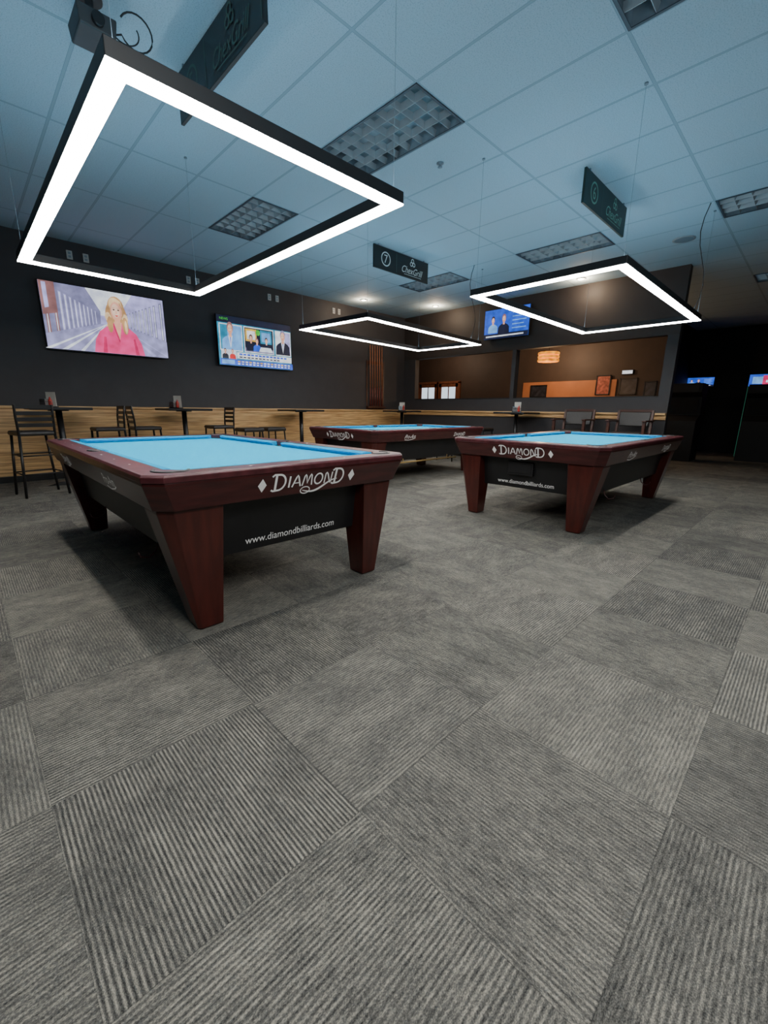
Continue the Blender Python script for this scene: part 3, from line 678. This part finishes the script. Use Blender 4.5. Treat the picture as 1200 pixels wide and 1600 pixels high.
# ---------------------------------------------------------------- back room beyond the openings
struct(MB().box(13.46,13.5,4.3,7.15,0.8,2.0).obj('trim_4',None,['wall_orange']))
def door(n,y0):
    struct(MB().box(13.42,13.5,y0-.08,y0,0,2.13).box(13.42,13.5,y0+.9,y0+.98,0,2.13).box(13.42,13.5,y0-.08,y0+.98,2.08,2.16)
      .box(13.44,13.49,y0,y0+.9,0,.25).box(13.44,13.49,y0,y0+.12,0,2.08).box(13.44,13.49,y0+.78,y0+.9,0,2.08).box(13.44,13.49,y0,y0+.9,1.95,2.08)
      .box(13.46,13.475,y0+.12,y0+.78,.25,1.95,1).box(13.445,13.485,y0+.43,y0+.47,.25,1.95).obj('door_%d'%n,None,['doorwood','daylight'],0.003))
door(1,9.75); door(2,10.75); 
e=empty('pendant_lamp','amber drum pendant lamp with banded shade','lamp',(10.6,5.02,2.38))
for z in (-0.1,-0.02,0.06):
    MB().lathe([(0.235,z),(0.25,z+.01),(0.25,z+.055),(0.235,z+.065)],(0,0,0),28).obj('shade',e,['amber'])
MB().tube([(0,0,0.12),(0,0,HC-2.38)],0.006,6).tube([(-.26,0,.13),(.26,0,.13)],0.006,6).tube([(0,-.26,.13),(0,.26,.13)],0.006,6).obj('stem',e,['blackmetal'])
def frame(y,z,w,h,art,label):
    e=empty('framed_picture',label,'picture',(13.46 if 4.3<y<7.15 else 13.5,y,z),0)
    t=.03
    MB().box(-.03,0,-w/2,w/2,-h/2,-h/2+t).box(-.03,0,-w/2,w/2,h/2-t,h/2).box(-.03,0,-w/2,-w/2+t,-h/2,h/2).box(-.03,0,w/2-t,w/2,-h/2,h/2).obj('frame',e,['black'],0.003)
    MB().box(-.015,-.002,-w/2+t,w/2-t,-h/2+t,h/2-t).obj('artwork',e,[art]); return e
frame(6.6,1.72,.55,.38,'dark_art','dark print in a black frame on orange wall')
frame(4.65,1.85,.40,.55,'red_art','red and white print in a black frame')
frame(4.0,1.80,.45,.45,'dark_art','dark square print in a black frame')
frame(3.45,1.72,.30,.4,'dark_art','small dark print in a black frame')
e=empty('lit_wall_sign','small glowing white wall sign','sign',(13.5,4.05,2.18))
MB().box(-.06,0,-.15,.15,-.06,.06).obj('casing',e,['black'],0.005)
MB().box(-.065,-.055,-.13,.13,-.045,.045).obj('face',e,['s_white'])
def arcade(loc,rz,label):
    e=empty('arcade_machine',label,'arcade machine',loc,rz,'arcade machines')
    prof=[(-.35,0),(.35,0),(.35,1.75),(-.25,1.75),(-.30,1.55),(-.12,1.45),(-.02,1.05),(-.38,.92),(-.38,.80)]
    MB().loft([[(x,y,z) for y,z in prof] for x in (-.34,.34)]).obj('cabinet',e,['wall_dark'],0.006)
    MB().poly([(-.28,-.155,1.42),(.28,-.155,1.42),(.28,-.055,1.09),(-.28,-.055,1.09)]).obj('screen',e,['black'])
    MB().box(-.28,.28,-.30,-.285,1.58,1.70).obj('marquee',e,['wall_dark'])
    MB().tube([(-.355,-.30,.1),(-.355,-.30,1.7)],.005,6).obj('neon_tube',e,['green_glow']); return e
ar=arcade((12.2,2.35,0),-math.pi/2,'black arcade machine edged with a dim green tube'); clone(ar,(13.4,1.0,0),-math.pi/2)

# ---------------------------------------------------------------- lamps and added fill lights
def area(loc,size,power,col,rot=(0,0,0),sy=None):
    l=bpy.data.lights.new('lamp','AREA'); l.energy=power; l.color=col; l.size=size
    o=bpy.data.objects.new('scene_light',l); C.objects.link(o); o.location=loc; o.rotation_euler=rot
    o['label']='unseen fill light added behind the camera'; o['category']='lamp'; return o
def point(loc,power,col,r=0.08):
    l=bpy.data.lights.new('lamp','POINT'); l.energy=power; l.color=col; l.shadow_soft_size=r
    o=bpy.data.objects.new('scene_light',l); C.objects.link(o); o.location=loc
    o['label']='warm point light'; o['category']='lamp'; return o
area((0.6,-1.5,3.2),1.8,135,(1,0.96,0.90),(math.radians(8),0,0))  # fill light added out of view, no fixture modelled
area((0.5,-1.8,1.2),2.5,100,(0.62,0.83,1.0),(math.radians(180),0,0))  # bluish fill added out of view, aimed up to brighten the ceiling
for (x,y,p) in ((6.67,7.45,14),(8.15,6.66,20),(8.3,3.47,24)): point((x,y,HC-0.10),p,(1,.72,.48),0.03)
point((10.6,5.02,1.75),36,(1,.58,.28)); point((12.3,5.7,2.7),80,(1,.66,.4)); point((12.2,9.8,2.9),36,(1,.72,.5))  # pendant's light, then unseen lights added as a warm wash for the back room

w=bpy.data.worlds.new('world'); bpy.context.scene.world=w; w.use_nodes=True
w.node_tree.nodes['Background'].inputs[0].default_value=(0.05,0.06,0.08,1); w.node_tree.nodes['Background'].inputs[1].default_value=0.3

# ---------------------------------------------------------------- camera
th=math.radians(13.63); ro=math.radians(0.68)
fh=Vector((0.703,0.711,0)).normalized(); R=Vector((fh.y,-fh.x,0)); Z=Vector((0,0,1))
F=fh*math.cos(th)-Z*math.sin(th); U=fh*math.sin(th)+Z*math.cos(th)
r_=R*math.cos(ro)+U*math.sin(ro); u_=-R*math.sin(ro)+U*math.cos(ro)
cd_=bpy.data.cameras.new('camera'); cam=bpy.data.objects.new('camera',cd_); C.objects.link(cam)
mw=Matrix((( r_.x,u_.x,-F.x,0),(r_.y,u_.y,-F.y,0),(r_.z,u_.z,-F.z,1.09),(0,0,0,1)))
cam.matrix_world=mw
cd_.sensor_fit='HORIZONTAL'; cd_.sensor_width=36; cd_.lens=19.8; cd_.clip_start=0.05
bpy.context.scene.camera=cam
